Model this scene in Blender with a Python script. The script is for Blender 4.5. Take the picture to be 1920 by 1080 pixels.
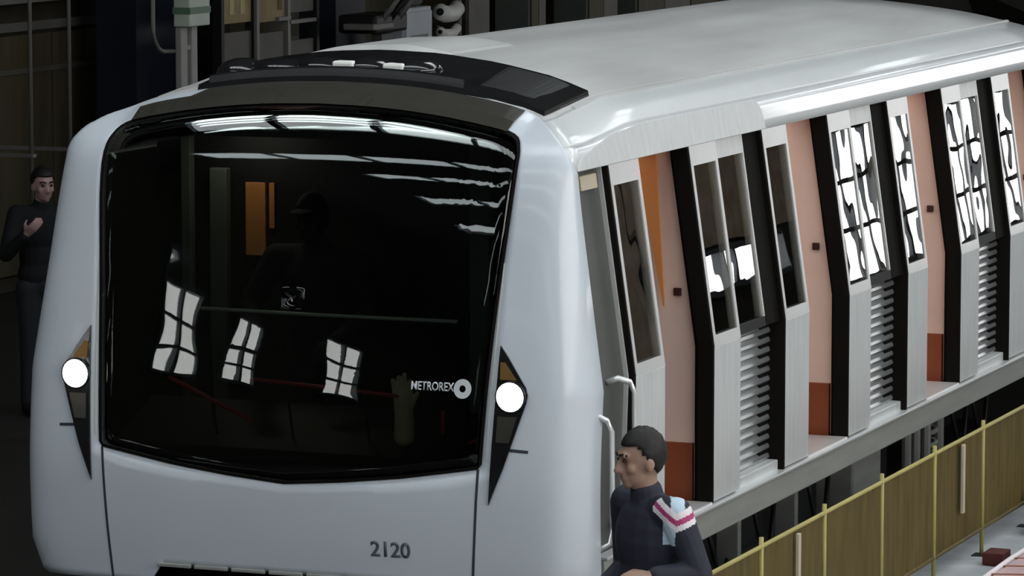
import bpy, bmesh, math, random
from mathutils import Vector, Matrix
random.seed(7)
for o in list(bpy.data.objects): bpy.data.objects.remove(o, do_unlink=True)
scene = bpy.context.scene
COL = scene.collection

# ------------------------------------------------------------------ camera
F_PX, PITCH, YAW = 7700.0, math.radians(6.5932), math.radians(21.4148)
cam = bpy.data.cameras.new('camera'); cam.sensor_width = 36.0; cam.lens = F_PX / 1920 * 36.0
cam.clip_end = 300
camo = bpy.data.objects.new('camera', cam); COL.objects.link(camo)
camo.location = (8.0, -17.45, 4.575)
camo.rotation_euler = (math.pi / 2 - PITCH, 0, YAW)
scene.camera = camo

# ------------------------------------------------------------------ world, exposure
w = bpy.data.worlds.new('world'); scene.world = w; w.use_nodes = True
w.node_tree.nodes['Background'].inputs[0].default_value = (0.75, 0.82, 0.95, 1)
w.node_tree.nodes['Background'].inputs[1].default_value = 0.6
vs = scene.view_settings
vs.view_transform = 'Standard'; vs.look = 'None'; vs.gamma = 1.0; vs.use_curve_mapping = False
vs.exposure = -1.0
SKY_E = 9.0       # daylight through the roof lights
WIN_E = 11.0      # daylight through the tall side windows

# ------------------------------------------------------------------ materials
def mat(name, col, rough=0.5, metal=0.0, coat=0.0, var=0.08, scale=3.0, bump=0.0, emit=0.0, ior=1.45, streak=None):
    m = bpy.data.materials.new(name); m.use_nodes = True
    nt = m.node_tree; b = nt.nodes['Principled BSDF']
    b.inputs['Roughness'].default_value = rough; b.inputs['Metallic'].default_value = metal
    b.inputs['Coat Weight'].default_value = coat; b.inputs['Coat Roughness'].default_value = 0.06
    b.inputs['IOR'].default_value = ior
    tc = nt.nodes.new('ShaderNodeTexCoord'); n = nt.nodes.new('ShaderNodeTexNoise')
    n.inputs['Scale'].default_value = scale; n.inputs['Detail'].default_value = 4
    src = tc.outputs['Object']
    if streak:
        mp = nt.nodes.new('ShaderNodeMapping'); mp.inputs['Scale'].default_value = streak
        nt.links.new(src, mp.inputs['Vector']); src = mp.outputs['Vector']
    nt.links.new(src, n.inputs['Vector'])
    r = nt.nodes.new('ShaderNodeValToRGB')
    r.color_ramp.elements[0].position = 0.3; r.color_ramp.elements[1].position = 0.72
    r.color_ramp.elements[0].color = tuple(c * (1 - var) for c in col) + (1,)
    r.color_ramp.elements[1].color = tuple(min(1, c * (1 + var)) for c in col) + (1,)
    nt.links.new(n.outputs['Fac'], r.inputs['Fac']); nt.links.new(r.outputs['Color'], b.inputs['Base Color'])
    if bump:
        bp = nt.nodes.new('ShaderNodeBump'); bp.inputs['Strength'].default_value = bump; bp.inputs['Distance'].default_value = 0.01
        nt.links.new(n.outputs['Fac'], bp.inputs['Height']); nt.links.new(bp.outputs['Normal'], b.inputs['Normal'])
    if emit:
        nt.links.new(r.outputs['Color'], b.inputs['Emission Color']); b.inputs['Emission Strength'].default_value = emit
    return m

def glass(name, tint, ior=1.5, rough=0.0, wav=0.0):
    m = bpy.data.materials.new(name); m.use_nodes = True
    nt = m.node_tree; nt.nodes.clear()
    out = nt.nodes.new('ShaderNodeOutputMaterial'); mx = nt.nodes.new('ShaderNodeMixShader')
    fr = nt.nodes.new('ShaderNodeFresnel'); fr.inputs['IOR'].default_value = ior
    tr = nt.nodes.new('ShaderNodeBsdfTransparent'); tr.inputs['Color'].default_value = tint + (1,)
    gl = nt.nodes.new('ShaderNodeBsdfGlossy'); gl.inputs['Roughness'].default_value = rough; gl.inputs['Color'].default_value = (1, 1, 1, 1)
    if wav:
        tc = nt.nodes.new('ShaderNodeTexCoord'); n = nt.nodes.new('ShaderNodeTexNoise'); n.inputs['Scale'].default_value = 2.6; n.inputs['Detail'].default_value = 1
        bp = nt.nodes.new('ShaderNodeBump'); bp.inputs['Strength'].default_value = wav; bp.inputs['Distance'].default_value = 0.05
        nt.links.new(tc.outputs['Object'], n.inputs['Vector']); nt.links.new(n.outputs['Fac'], bp.inputs['Height'])
        nt.links.new(bp.outputs['Normal'], gl.inputs['Normal'])
    nt.links.new(fr.outputs[0], mx.inputs[0]); nt.links.new(tr.outputs[0], mx.inputs[1]); nt.links.new(gl.outputs[0], mx.inputs[2])
    nt.links.new(mx.outputs[0], out.inputs[0])
    return m

M = {
 'white': mat('white_paint', (0.62, 0.665, 0.72), 0.32, coat=0.35, var=0.025, scale=1.5),
 'cant': mat('white_gloss', (0.80, 0.81, 0.83), 0.2, coat=0.7, var=0.02),
 'roof': mat('roof_grey', (0.54, 0.535, 0.525), 0.40, var=0.15, scale=1.2, streak=(3, .5, 3)),
 'leaf': mat('leaf_aluminium', (0.70, 0.71, 0.71), 0.35, metal=0.25, var=0.06, streak=(8, 8, 1)),
 'frame': mat('frame_aluminium', (0.80, 0.80, 0.80), 0.3, metal=0.5, var=0.03),
 'steel': mat('fluted_steel', (0.62, 0.63, 0.64), 0.28, metal=0.8, var=0.06),
 'sill': mat('sill_grey', (0.34, 0.345, 0.32), 0.5, metal=0.2, var=0.10, streak=(2, .7, 6)),
 'rubber': mat('black_rubber', (0.006, 0.005, 0.004), 0.7, var=0.2, ior=1.2),
 'black': mat('black_gloss', (0.012, 0.012, 0.013), 0.12, coat=0.5, var=0.2),
 'dark': mat('dark_metal', (0.016, 0.016, 0.017), 0.5, metal=0.3, var=0.3),
 'darkgrey': mat('dark_grey_panel', (0.10, 0.102, 0.095), 0.45, metal=0.2, var=0.1),
 'salmon': mat('salmon_laminate', (0.80, 0.59, 0.50), 0.45, var=0.05),
 'orange': mat('orange_laminate', (0.66, 0.25, 0.08), 0.4, var=0.1),
 'redbrown': mat('red_brown_vinyl', (0.26, 0.065, 0.025), 0.5, var=0.15),
 'wsglass': glass('windscreen_glass', (0.56, 0.60, 0.58), 1.52, 0.0, 0.035),
 'sglass': glass('side_glass', (0.80, 0.80, 0.77), 1.75, 0.0, 0.014),
 'lamp': mat('lamp_on', (1.0, 0.97, 0.88), 0.3, var=0.01, emit=6.0),
 'saloonlamp': mat('saloon_lamp', (1.0, 0.93, 0.85), 0.4, var=0.01, emit=7.0),
 'cabfill': mat('cab_fill_light', (1.0, 0.9, 0.75), 0.4, var=0.01, emit=26.0),
 'amber': mat('amber_reflector', (0.28, 0.16, 0.05), 0.25, metal=0.6, var=0.2),
 'bowl': mat('lamp_bowl', (0.16, 0.155, 0.13), 0.2, metal=0.8, var=0.2),
 'brow': mat('brow_reflection', (0.045, 0.042, 0.036), 0.22, coat=0.3, var=0.1),
 'shoulder': mat('shoulder_white', (0.68, 0.70, 0.70), 0.3, coat=0.4, var=0.03),
 'beige': mat('beige_reflected_panel', (0.62, 0.48, 0.34), 0.7, var=0.25),
 'backing': mat('window_reflection_tone', (0.17, 0.165, 0.135), 0.5, var=0.75, scale=4.5),
 'buttondark': mat('dark_button', (0.05, 0.015, 0.012), 0.4, var=0.1),
 'line': mat('dark_line', (0.04, 0.045, 0.06), 0.5, var=0.1),
 'ink': mat('number_ink', (0.09, 0.10, 0.125), 0.5, var=0.05),
 'decal': mat('decal_white', (0.62, 0.64, 0.67), 0.5, var=0.05),
 'yellow': mat('fence_yellow', (0.42, 0.36, 0.12), 0.5, var=0.12),
 'olive': mat('fence_sheet', (0.108, 0.076, 0.020), 0.6, var=0.25, streak=(9, 9, .8)),
 'pale': mat('pale_post', (0.55, 0.48, 0.36), 0.5, var=0.08),
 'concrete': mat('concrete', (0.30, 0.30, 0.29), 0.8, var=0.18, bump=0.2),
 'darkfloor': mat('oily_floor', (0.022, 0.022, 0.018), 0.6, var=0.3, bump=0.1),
 'sheet': mat('protective_sheet', (0.46, 0.48, 0.50), 0.55, var=0.15, scale=5, bump=0.3),
 'wall': mat('brown_wall', (0.045, 0.038, 0.026), 0.8, var=0.2),
 'wallpanel': mat('olive_wall_panel', (0.078, 0.063, 0.034), 0.7, var=0.18, streak=(4, 4, .4)),
 'wallband': mat('wall_band', (0.13, 0.125, 0.115), 0.7, var=0.1),
 'ceil': mat('hall_ceiling', (0.10, 0.10, 0.10), 0.9, var=0.1),
 'truss': mat('truss_paint', (0.10, 0.11, 0.12), 0.6, var=0.1),
 'navy': mat('navy_column', (0.008, 0.013, 0.025), 0.6, var=0.2),
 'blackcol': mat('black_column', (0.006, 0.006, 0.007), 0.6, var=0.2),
 'pipe': mat('grey_pipe', (0.17, 0.165, 0.155), 0.5, var=0.1),
 'postgrey': mat('grey_post', (0.34, 0.34, 0.32), 0.5, var=0.1),
 'greenwhite': mat('green_white_box', (0.55, 0.62, 0.54), 0.5, var=0.06),
 'green': mat('green_band', (0.12, 0.22, 0.14), 0.5, var=0.1),
 'yellowpanel': mat('ochre_panel', (0.30, 0.23, 0.12), 0.7, var=0.25, scale=4),
 'greypanel': mat('taupe_panel', (0.10, 0.092, 0.078), 0.6, var=0.12),
 'bluegrey': mat('blue_grey_cabinet', (0.52, 0.55, 0.60), 0.5, var=0.05),
 'whiteroll': mat('white_roll', (0.85, 0.84, 0.80), 0.5, var=0.06),
 'skin': mat('skin', (0.35, 0.215, 0.16), 0.5, var=0.08, scale=12),
 'skin2': mat('skin_pink', (0.50, 0.30, 0.29), 0.5, var=0.08, scale=12),
 'hair': mat('dark_hair', (0.010, 0.008, 0.007), 0.6, var=0.3, scale=40, bump=0.3),
 'jacket': mat('navy_jacket', (0.020, 0.021, 0.036), 0.7, var=0.2, scale=14, bump=0.2),
 'stripe_white': mat('stripe_white', (0.80, 0.74, 0.77), 0.6, var=0.04),
 'stripe_pink': mat('stripe_pink', (0.42, 0.045, 0.16), 0.6, var=0.08),
 'stripe_blue': mat('stripe_blue', (0.50, 0.63, 0.74), 0.6, var=0.05),
 'trouser': mat('dark_trouser', (0.02, 0.02, 0.025), 0.8, var=0.2),
 'shoe': mat('black_shoe', (0.015, 0.013, 0.012), 0.4, var=0.2),
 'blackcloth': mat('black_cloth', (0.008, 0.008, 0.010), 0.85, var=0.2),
 'eye': mat('eye_dark', (0.02, 0.015, 0.01), 0.2, var=0.1),
 'redcable': mat('red_strip', (0.55, 0.05, 0.06), 0.4, var=0.1),
 'glove': mat('beige_cloth', (0.66, 0.48, 0.36), 0.8, var=0.12, scale=14),
 'cabgrey': mat('cab_grey_green', (0.10, 0.115, 0.10), 0.6, var=0.1),
 'bar': mat('pale_bar', (0.62, 0.62, 0.52), 0.4, var=0.05),
 'pink': mat('pink_sheet', (0.60, 0.42, 0.43), 0.5, var=0.15, scale=6, bump=0.3),
 'brick': mat('dark_red_brick', (0.09, 0.018, 0.015), 0.8, var=0.2),
 'pane_sky': mat('daylight_roof_glazing', (0.86, 0.93, 1.0), 0.4, var=0.08, scale=.6, emit=SKY_E),
 'pane_win': mat('daylight_window_glazing', (1.0, 0.985, 0.96), 0.4, var=0.10, scale=.5, emit=WIN_E),
}

# ------------------------------------------------------------------ mesh helpers
def link(name, me, parent=None, m=None, smooth=False):
    o = bpy.data.objects.new(name, me); COL.objects.link(o)
    if m is not None and len(me.materials) == 0: me.materials.append(M[m] if isinstance(m, str) else m)
    if parent: o.parent = parent
    if smooth:
        for p in me.polygons: p.use_smooth = True
    return o
def mk(name, verts, faces, m, parent=None, smooth=False):
    me = bpy.data.meshes.new(name); me.from_pydata([tuple(v) for v in verts], [], faces); me.validate(); me.update()
    return link(name, me, parent, m, smooth)
def frombm(name, bm, m, parent=None, smooth=False):
    bmesh.ops.recalc_face_normals(bm, faces=bm.faces)
    me = bpy.data.meshes.new(name); bm.to_mesh(me); bm.free()
    return link(name, me, parent, m, smooth)
def addbox(bm, a, b, bev=0.0):
    x0, y0, z0 = a; x1, y1, z1 = b
    t = bmesh.new(); bmesh.ops.create_cube(t, size=1)
    for v in t.verts: v.co = Vector(((x0 + x1) / 2 + v.co.x * (x1 - x0), (y0 + y1) / 2 + v.co.y * (y1 - y0), (z0 + z1) / 2 + v.co.z * (z1 - z0)))
    if bev: bmesh.ops.bevel(t, geom=t.edges[:], offset=bev, segments=2, profile=.5, affect='EDGES')
    me = bpy.data.meshes.new('t'); t.to_mesh(me); t.free(); bm.from_mesh(me); bpy.data.meshes.remove(me)
def box(name, a, b, m, parent=None, bev=0.0):
    bm = bmesh.new(); addbox(bm, a, b, bev); return frombm(name, bm, m, parent)
def addtube(bm, pts, r, n=8, closed=False):
    pts = [Vector(p) for p in pts]; rings = []
    rr = r if isinstance(r, (list, tuple)) else [r] * len(pts)
    for i, p in enumerate(pts):
        d = (pts[min(i + 1, len(pts) - 1)] - pts[max(i - 1, 0)]).normalized()
        u = d.cross(Vector((0, 0, 1)) if abs(d.z) < .95 else Vector((1, 0, 0))).normalized(); v = d.cross(u)
        rings.append([bm.verts.new(p + (u * math.cos(2 * math.pi * k / n) + v * math.sin(2 * math.pi * k / n)) * rr[i]) for k in range(n)])
    for a, b in zip(rings, rings[1:]):
        for k in range(n): bm.faces.new((a[k], a[(k + 1) % n], b[(k + 1) % n], b[k]))
    bm.faces.new(rings[0][::-1]); bm.faces.new(rings[-1])
def tube(name, pts, r, m, parent=None, n=8):
    bm = bmesh.new(); addtube(bm, pts, r, n); return frombm(name, bm, m, parent, True)
def addball(bm, c, r, rot=None, u=16, v=10):
    r = r if isinstance(r, (list, tuple)) else (r, r, r)
    mt = Matrix.Translation(Vector(c)) @ (rot.to_4x4() if rot else Matrix()) @ Matrix.Diagonal((*r, 1))
    bmesh.ops.create_uvsphere(bm, u_segments=u, v_segments=v, radius=1, matrix=mt)
def ball(name, c, r, m, parent=None, rot=None):
    bm = bmesh.new(); addball(bm, c, r, rot); return frombm(name, bm, m, parent, True)
def addcap(bm, p0, p1, r0, r1, n=14):
    p0, p1 = Vector(p0), Vector(p1); d = (p1 - p0).normalized()
    pts, rr = [], []
    for k in range(5):
        a = math.pi / 2 * (1 - k / 4.0) if k < 4 else 0
        pts.append(p0 - d * r0 * math.sin(a)); rr.append(max(r0 * math.cos(a), r0 * .02))
    for k in range(5):
        a = math.pi / 2 * k / 4.0
        pts.append(p1 + d * r1 * math.sin(a)); rr.append(max(r1 * math.cos(a), r1 * .02))
    addtube(bm, pts, rr, n)
def empty(name, loc=(0, 0, 0), rz=0.0):
    o = bpy.data.objects.new(name, None); COL.objects.link(o); o.location = loc; o.rotation_euler = (0, 0, rz); o.empty_display_size = .2
    return o
def tag(o, label=None, cat=None, group=None, kind=None):
    if label: o['label'] = label
    if cat: o['category'] = cat
    if group: o['group'] = group
    if kind: o['kind'] = kind
    return o
def interp(x, tab):
    if x <= tab[0][0]: return tab[0][1]
    for (a, fa), (b, fb) in zip(tab, tab[1:]):
        if x <= b: return fa + (fb - fa) * (x - a) / (b - a)
    return tab[-1][1]

# ------------------------------------------------------------------ the setting: depot hall
FL = 0.35
HX0, HX1, HY0, HY1, HZ = -9.4, 15.0, -46.0, 70.0, 9.0
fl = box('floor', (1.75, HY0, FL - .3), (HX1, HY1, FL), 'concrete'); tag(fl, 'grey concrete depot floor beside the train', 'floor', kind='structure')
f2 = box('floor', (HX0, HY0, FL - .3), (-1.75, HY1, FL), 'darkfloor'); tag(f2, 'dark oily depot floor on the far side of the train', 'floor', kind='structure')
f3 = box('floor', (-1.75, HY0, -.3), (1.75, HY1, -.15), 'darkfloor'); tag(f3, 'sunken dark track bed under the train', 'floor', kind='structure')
wl = empty('wall_left', (HX0, 0, 0)); tag(wl, 'dark brown panelled depot wall behind the train', 'wall', kind='structure')
wr = empty('wall_right'); tag(wr, 'depot side wall with tall bright windows', 'wall', kind='structure')
wb = box('wall_back', (HX0 - .3, HY1, -.3), (HX1 + .3, HY1 + .3, HZ), 'wall'); tag(wb, 'dark far end wall of the depot', 'wall', kind='structure')
wf = box('wall_front', (HX0 - .3, HY0 - .3, -.3), (HX1 + .3, HY0, HZ), 'wall'); tag(wf, 'dark near end wall of the depot', 'wall', kind='structure')

def winbank(parent, plane, fixed, a0, a1, z0, z1, n, rows, mpane, num, lab):
    """tall glazed window in a wall: pane, frame and glazing bars; plane 'x' = wall of constant x"""
    w_ = empty('window_%d' % num); tag(w_, lab, 'window', kind='structure')
    s = 1 if fixed > 0 else -1
    bm = bmesh.new(); addbox(bm, (fixed, a0, z0), (fixed + s * .03, a1, z1)); frombm('pane', bm, mpane, w_)
    bm = bmesh.new()
    for i in range(n + 1):
        y = a0 + (a1 - a0) * i / n; addbox(bm, (fixed - s * .10, y - .05, z0), (fixed - s * .005, y + .05, z1))
    frombm('mullions', bm, 'truss', w_)
    bm = bmesh.new()
    for i in range(rows + 1):
        z = z0 + (z1 - z0) * i / rows; addbox(bm, (fixed - s * .08, a0, z - .04), (fixed - s * .005, a1, z + .04))
    frombm('transoms', bm, 'truss', w_)
    return w_
WINDOWS = [  # wall x, y0, y1, z0, z1, bays, rows
 (HX1, 37.5, 43.6, 1.25, 1.85, 6, 1, 'low bright strip added to the right wall for a reflected streak'),  # unseen, added to put a bright streak in the near side windows
 (HX1, 45.5, 68.0, .7, 8.2, 22, 9, 'tall bright window bank of the right wall, farthest one'),
 (HX1, -14.0, 6.0, 4.2, 8.2, 8, 3, 'bright high window bank of the right wall beside the camera'),
]
for i, (x, y0, y1, z0, z1, n, r, lab) in enumerate(WINDOWS): winbank(None, 'x', x, y0, y1, z0, z1, n, r, 'pane_win', i + 1, lab)
# right wall masonry round the windows
def wallstrips(parent, x, th, wins, m):
    ys = [HY0]
    for wn in wins: ys += [wn[1], wn[2]]
    ys.append(HY1)
    for k in range(0, len(ys), 2): box('wall_bay', (x, ys[k], -.3), (x + th, ys[k + 1], HZ), m, parent)
    for wn in wins:
        box('wall_base', (x, wn[1], -.3), (x + th, wn[2], wn[3]), m, parent); box('wall_head', (x, wn[1], wn[4]), (x + th, wn[2], HZ), m, parent)
box('reflected_panel', (HX1 - .02, 30.0, .35), (HX1, 37.4, 3.4), 'beige', wr); box('reflected_panel', (HX1 - .02, 37.5, 1.95), (HX1, 45.4, 3.4), 'beige', wr)  # unseen panels added as a mid-tone for the near side windows to reflect
wallstrips(wr, HX1, .3, sorted([q for q in WINDOWS if q[0] == HX1], key=lambda q: q[1]), 'wall')
# ceiling with roof lights
SKY = [  # x0,x1,y0,y1
 (-6.6, 11, -31, -29.6), (-6.2, 11, -25, -23.6), (-5.6, 11, -19.2, -17.8), (-5.0, 11, -13.4, -12.0), (-6.0, 12, -7.6, -6.2), (-4.5, 12.5, -1.8, 0.2), (0, 12.5, 5, 7.6), (2, 12.5, 14, 16.6), (3, 12.5, 26, 28.4), (4, 14, 36, 39)]  # last strip added to light the beige panels on the right wall
ce = empty('ceiling', (0, 0, HZ)); tag(ce, 'dark depot ceiling between the roof lights', 'ceiling', kind='structure')
ysk = HY0
for i, (x0, x1, y0, y1) in enumerate(SKY):
    def cb(a, b): 
        o = box('roof_deck', a, b, 'ceil'); o.parent = ce; o.matrix_parent_inverse = Matrix.Translation((0, 0, -HZ))
    cb((HX0 - .3, ysk, HZ), (HX1 + .3, y0, HZ + .2)); cb((HX0 - .3, y0, HZ), (x0, y1, HZ + .2)); cb((x1, y0, HZ), (HX1 + .3, y1, HZ + .2)); ysk = y1
    s_ = empty('window_%d' % (11 + i)); tag(s_, 'milky roof light strip across the depot ceiling, number %s from the camera end' % ['one', 'two', 'three', 'four', 'five', 'six', 'seven', 'eight', 'nine', 'ten, added to light the beige panels,'][i], 'roof light', kind='structure')
    box('pane', (x0, y0, HZ + .10), (x1, y1, HZ + .14), 'pane_sky', s_)
    bm = bmesh.new(); nb = int((x1 - x0) / 1.3)
    for k in range(nb + 1):
        xx = x0 + (x1 - x0) * k / nb; addbox(bm, (xx - .05, y0, HZ - .05), (xx + .05, y1, HZ + .09))
    frombm('glazing_bars', bm, 'truss', s_)
cb((HX0 - .3, ysk, HZ), (HX1 + .3, HY1 + .3, HZ + .2))

# left wall: base wall and its panels, bands
def lw(name, x0, x1, y0, y1, z0, z1, m):
    o = box(name, (x0 - HX0, y0, z0), (x1 - HX0, y1, z1), m, wl); return o
LWIN = [(-25.0, -22.6, 4.2, 6.2), (-18.6, -17.0, 3.9, 5.6), (-15.6, -14.0, 3.8, 5.7), (-12.0, -10.8, 3.2, 4.4)]
ys_ = [HY0]
for a_, b_, c_, d_ in LWIN: ys_ += [a_, b_]
ys_.append(HY1)
for q in range(0, len(ys_), 2): lw('wall_base', HX0 - .3, HX0, ys_[q], ys_[q + 1], -.3, HZ, 'wall')
for q, (a_, b_, c_, d_) in enumerate(LWIN):
    lw('wall_base', HX0 - .3, HX0, a_, b_, -.3, c_, 'wall'); lw('wall_base', HX0 - .3, HX0, a_, b_, d_, HZ, 'wall')
    winbank(None, 'x', HX0, a_, b_, c_, d_, 2, 3, 'pane_win', 20 + q, 'small bright window high in the left wall, %s towards the near end' % ('fourth', 'third', 'second', 'first')[q])
y = 8.0; k = 0
while y < 34:
    wd = [1.55, 1.1, 1.9, 1.35][k % 4]
    lw('panel', HX0, HX0 + .05, y + .02, y + wd - .02, 0.5, 2.62, 'wallpanel' if k % 3 else 'greypanel'); y += wd; k += 1
lw('rail_band', HX0, HX0 + .09, 8, 34, 2.66, 2.74, 'wallband')
for a, b in ((8, 12.5), (13.6, 15.9)): lw('duct_band', HX0, HX0 + .35, a, b, 2.93, 3.16, 'wallband')
lw('rail_band', HX0, HX0 + .07, 8, 34, 2.28, 2.33, 'greypanel')

# rails
for s in (-1, 1):
    bm = bmesh.new(); addbox(bm, (s * .75 - .035, HY0 + 1, -.03), (s * .75 + .035, HY1 - 1, 0)); addbox(bm, (s * .75 - .01, HY0 + 1, -.13), (s * .75 + .01, HY1 - 1, -.03)); addbox(bm, (s * .75 - .07, HY0 + 1, -.15), (s * .75 + .07, HY1 - 1, -.13))
    tag(frombm('rail', bm, 'dark'), 'steel running rail under the %s wheels of the train' % ('left' if s < 0 else 'right'), 'rail', 'running rails')

# ------------------------------------------------------------------ the train car
car = empty('train_car', (0, 0, 0)); tag(car, 'white and grey metro train car with black windscreen and open side doors', 'train')
OUT = [(0, 1.0), (.66, 1.0), (.73, .90), (1.39, .90), (1.455, .945), (1.48, 1.05), (1.48, 1.9), (1.335, 2.91), (1.29, 3.0), (1.20, 3.085), (1.07, 3.15), (.9, 3.205), (.6, 3.255), (.3, 3.284), (0, 3.293)]
def _cr(pts, n):
    o = []
    for i in range(len(pts) - 1):
        p0, p1, p2, p3 = [Vector(pts[max(0, min(len(pts) - 1, i + d))]) for d in (-1, 0, 1, 2)]
        for k in range(n):
            t = k / n; o.append(tuple(.5 * (2 * p1 + (p2 - p0) * t + (2 * p0 - 5 * p1 + 4 * p2 - p3) * t * t + (3 * p1 - p0 - 3 * p2 + p3) * t ** 3)))
    return o + [tuple(pts[-1])]
OUT = OUT[:7] + _cr(OUT[7:], 4)
SIDE = [(.90, 1.40), (1.05, 1.45), (1.9, 1.45), (2.91, 1.305), (3.085, 1.268)]
ROOF = [(0, 3.395), (.3, 3.383), (.6, 3.345), (.9, 3.28), (1.10, 3.205), (1.20, 3.155), (1.268, 3.085), (1.305, 2.91), (1.45, 1.9)]
ROOFF = [(x, z) for x, z in reversed(OUT) if z > 1.8]
Xs = lambda z: interp(z, SIDE)
ztopF = lambda x: interp(abs(x), ROOFF)
def lift(y): return min(1, max(0, (y - .64) / .66))
def ztop(x, y=9): return ztopF(x) + (interp(abs(x), ROOF) - ztopF(x)) * lift(y)
Y0T = [(.9, .03), (1.2, .005), (1.5, 0.0), (1.9, .04), (2.4, .12), (2.9, .215), (3.1, .30), (3.3, .41)]
def interp_s(x, tab):
    # smooth (cubic Hermite) version of interp
    if x <= tab[0][0]: return tab[0][1]
    if x >= tab[-1][0]: return tab[-1][1] + (x - tab[-1][0]) * (tab[-1][1] - tab[-2][1]) / (tab[-1][0] - tab[-2][0])
    n = len(tab)
    def sl(i):
        a, b = max(i - 1, 0), min(i + 1, n - 1); return (tab[b][1] - tab[a][1]) / (tab[b][0] - tab[a][0])
    for i in range(n - 1):
        if x <= tab[i + 1][0]:
            h = tab[i + 1][0] - tab[i][0]; t = (x - tab[i][0]) / h
            return (2 * t ** 3 - 3 * t * t + 1) * tab[i][1] + (t ** 3 - 2 * t * t + t) * h * sl(i) + (3 * t * t - 2 * t ** 3) * tab[i + 1][1] + (t ** 3 - t * t) * h * sl(i + 1)
def Yf(x, z):
    a = abs(x) / (Xs(min(z, 2.9)) + .03); zt = ztopF(min(abs(x), 1.05))
    b = max(0, (z - 2.2) / max(.2, zt - 2.2)) if z > 2.2 else 0
    return interp_s(z, Y0T) + .065 * min(1, a) ** 2 + min(.24, interp(z, [(1.9, .24), (2.9, .10)]) * a ** 30 + .24 * b ** 13)
CEN = (0.0, 2.3)
def closed(half):
    return [(x, z) for x, z in half] + [(-x, z) for x, z in reversed(half) if x > 1e-6]
def ray_poly(poly, ang):
    dx, dz = math.cos(ang), math.sin(ang); best = None
    for (x0, z0), (x1, z1) in zip(poly, poly[1:] + poly[:1]):
        ex, ez = x1 - x0, z1 - z0; den = dx * ez - dz * ex
        if abs(den) < 1e-9: continue
        px, pz = x0 - CEN[0], z0 - CEN[1]
        t = (px * ez - pz * ex) / den; u = (px * dz - pz * dx) / den
        if t > 0 and -1e-6 <= u <= 1 + 1e-6 and (best is None or t < best): best = t
    return best
OUTP = closed(OUT)
WS = [(0, 1.435), (.3, 1.46), (.6, 1.495), (.97, 1.555), (.985, 1.575), (1.0, 1.9), (1.025, 2.3), (1.062, 2.75), (1.07, 2.95), (1.055, 3.03), (1.01, 3.08), (.88, 3.115), (.6, 3.160), (.3, 3.188), (0, 3.197)]
WS = WS[:5] + _cr(WS[5:], 3)
WSP = closed(WS)
angs = set(2 * math.pi * k / 176 for k in range(176))
for P in (OUTP, WSP):
    for x, z in P: angs.add(math.atan2(z - CEN[1], x - CEN[0]) % (2 * math.pi))
angs = sorted(angs)
def polar(name, fin, fout, nr, off, m, smooth=True, thick=0.012, pw=1.0):
    V, Fc = [], []; n = len(angs)
    for i, a in enumerate(angs):
        ri, ro = fin(a), fout(a)
        for j in range(nr + 1):
            r = ri + (ro - ri) * (j / nr) ** pw
            x, z = CEN[0] + r * math.cos(a), CEN[1] + r * math.sin(a); V.append((x, Yf(x, z) + off, z))
    for i in range(n):
        for j in range(nr):
            a_, b_ = i * (nr + 1) + j, ((i + 1) % n) * (nr + 1) + j
            Fc.append((a_, a_ + 1, b_ + 1, b_))
    bm = bmesh.new(); me = bpy.data.meshes.new('t'); me.from_pydata(V, [], Fc); bm.from_mesh(me); bpy.data.meshes.remove(me)
    bmesh.ops.remove_doubles(bm, verts=bm.verts, dist=1e-5)
    bmesh.ops.recalc_face_normals(bm, faces=bm.faces)
    s = sum((f.normal.y for f in bm.faces))
    if s > 0: bmesh.ops.reverse_faces(bm, faces=bm.faces)
    if thick:
        g = bmesh.ops.solidify(bm, geom=bm.faces[:], thickness=thick)
    me = bpy.data.meshes.new(name); bm.to_mesh(me); bm.free()
    return link(name, me, car, m, smooth)
mask = polar('front_mask', lambda a: min(ray_poly(WSP, a) + .004, ray_poly(OUTP, a) - .002), lambda a: ray_poly(OUTP, a), 14, 0, 'white', pw=.8)
tag(mask, 'pale blue-white moulded front mask')
ws = polar('windscreen', lambda a: 0.0005, lambda a: ray_poly(WSP, a), 16, .004, 'wsglass', thick=0.008)
tag(ws, 'black tinted curved windscreen')
def front_patch(name, poly, off, m, parent, thick=.008, cuts=3, up=0.0):
    """patch of the front that follows its curve; poly in (x, z)"""
    bm = bmesh.new(); f = bm.faces.new([bm.verts.new((x, 0, z)) for x, z in poly])
    bmesh.ops.triangulate(bm, faces=[f])
    for _ in range(cuts):
        long = [e for e in bm.edges if e.calc_length() > .07]
        if not long: break
        bmesh.ops.subdivide_edges(bm, edges=long, cuts=1); bmesh.ops.triangulate(bm, faces=bm.faces[:])
    for v in bm.verts: v.co.y = Yf(v.co.x, v.co.z) + off
    for v in bm.verts: v.co.z += up
    if sum(fc.normal.y for fc in bm.faces) > 0: bmesh.ops.reverse_faces(bm, faces=bm.faces)
    g = bmesh.ops.extrude_face_region(bm, geom=bm.faces[:])
    for v in [e for e in g['geom'] if isinstance(e, bmesh.types.BMVert)]: v.co.y -= thick
    return frombm(name, bm, m, parent)
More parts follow.
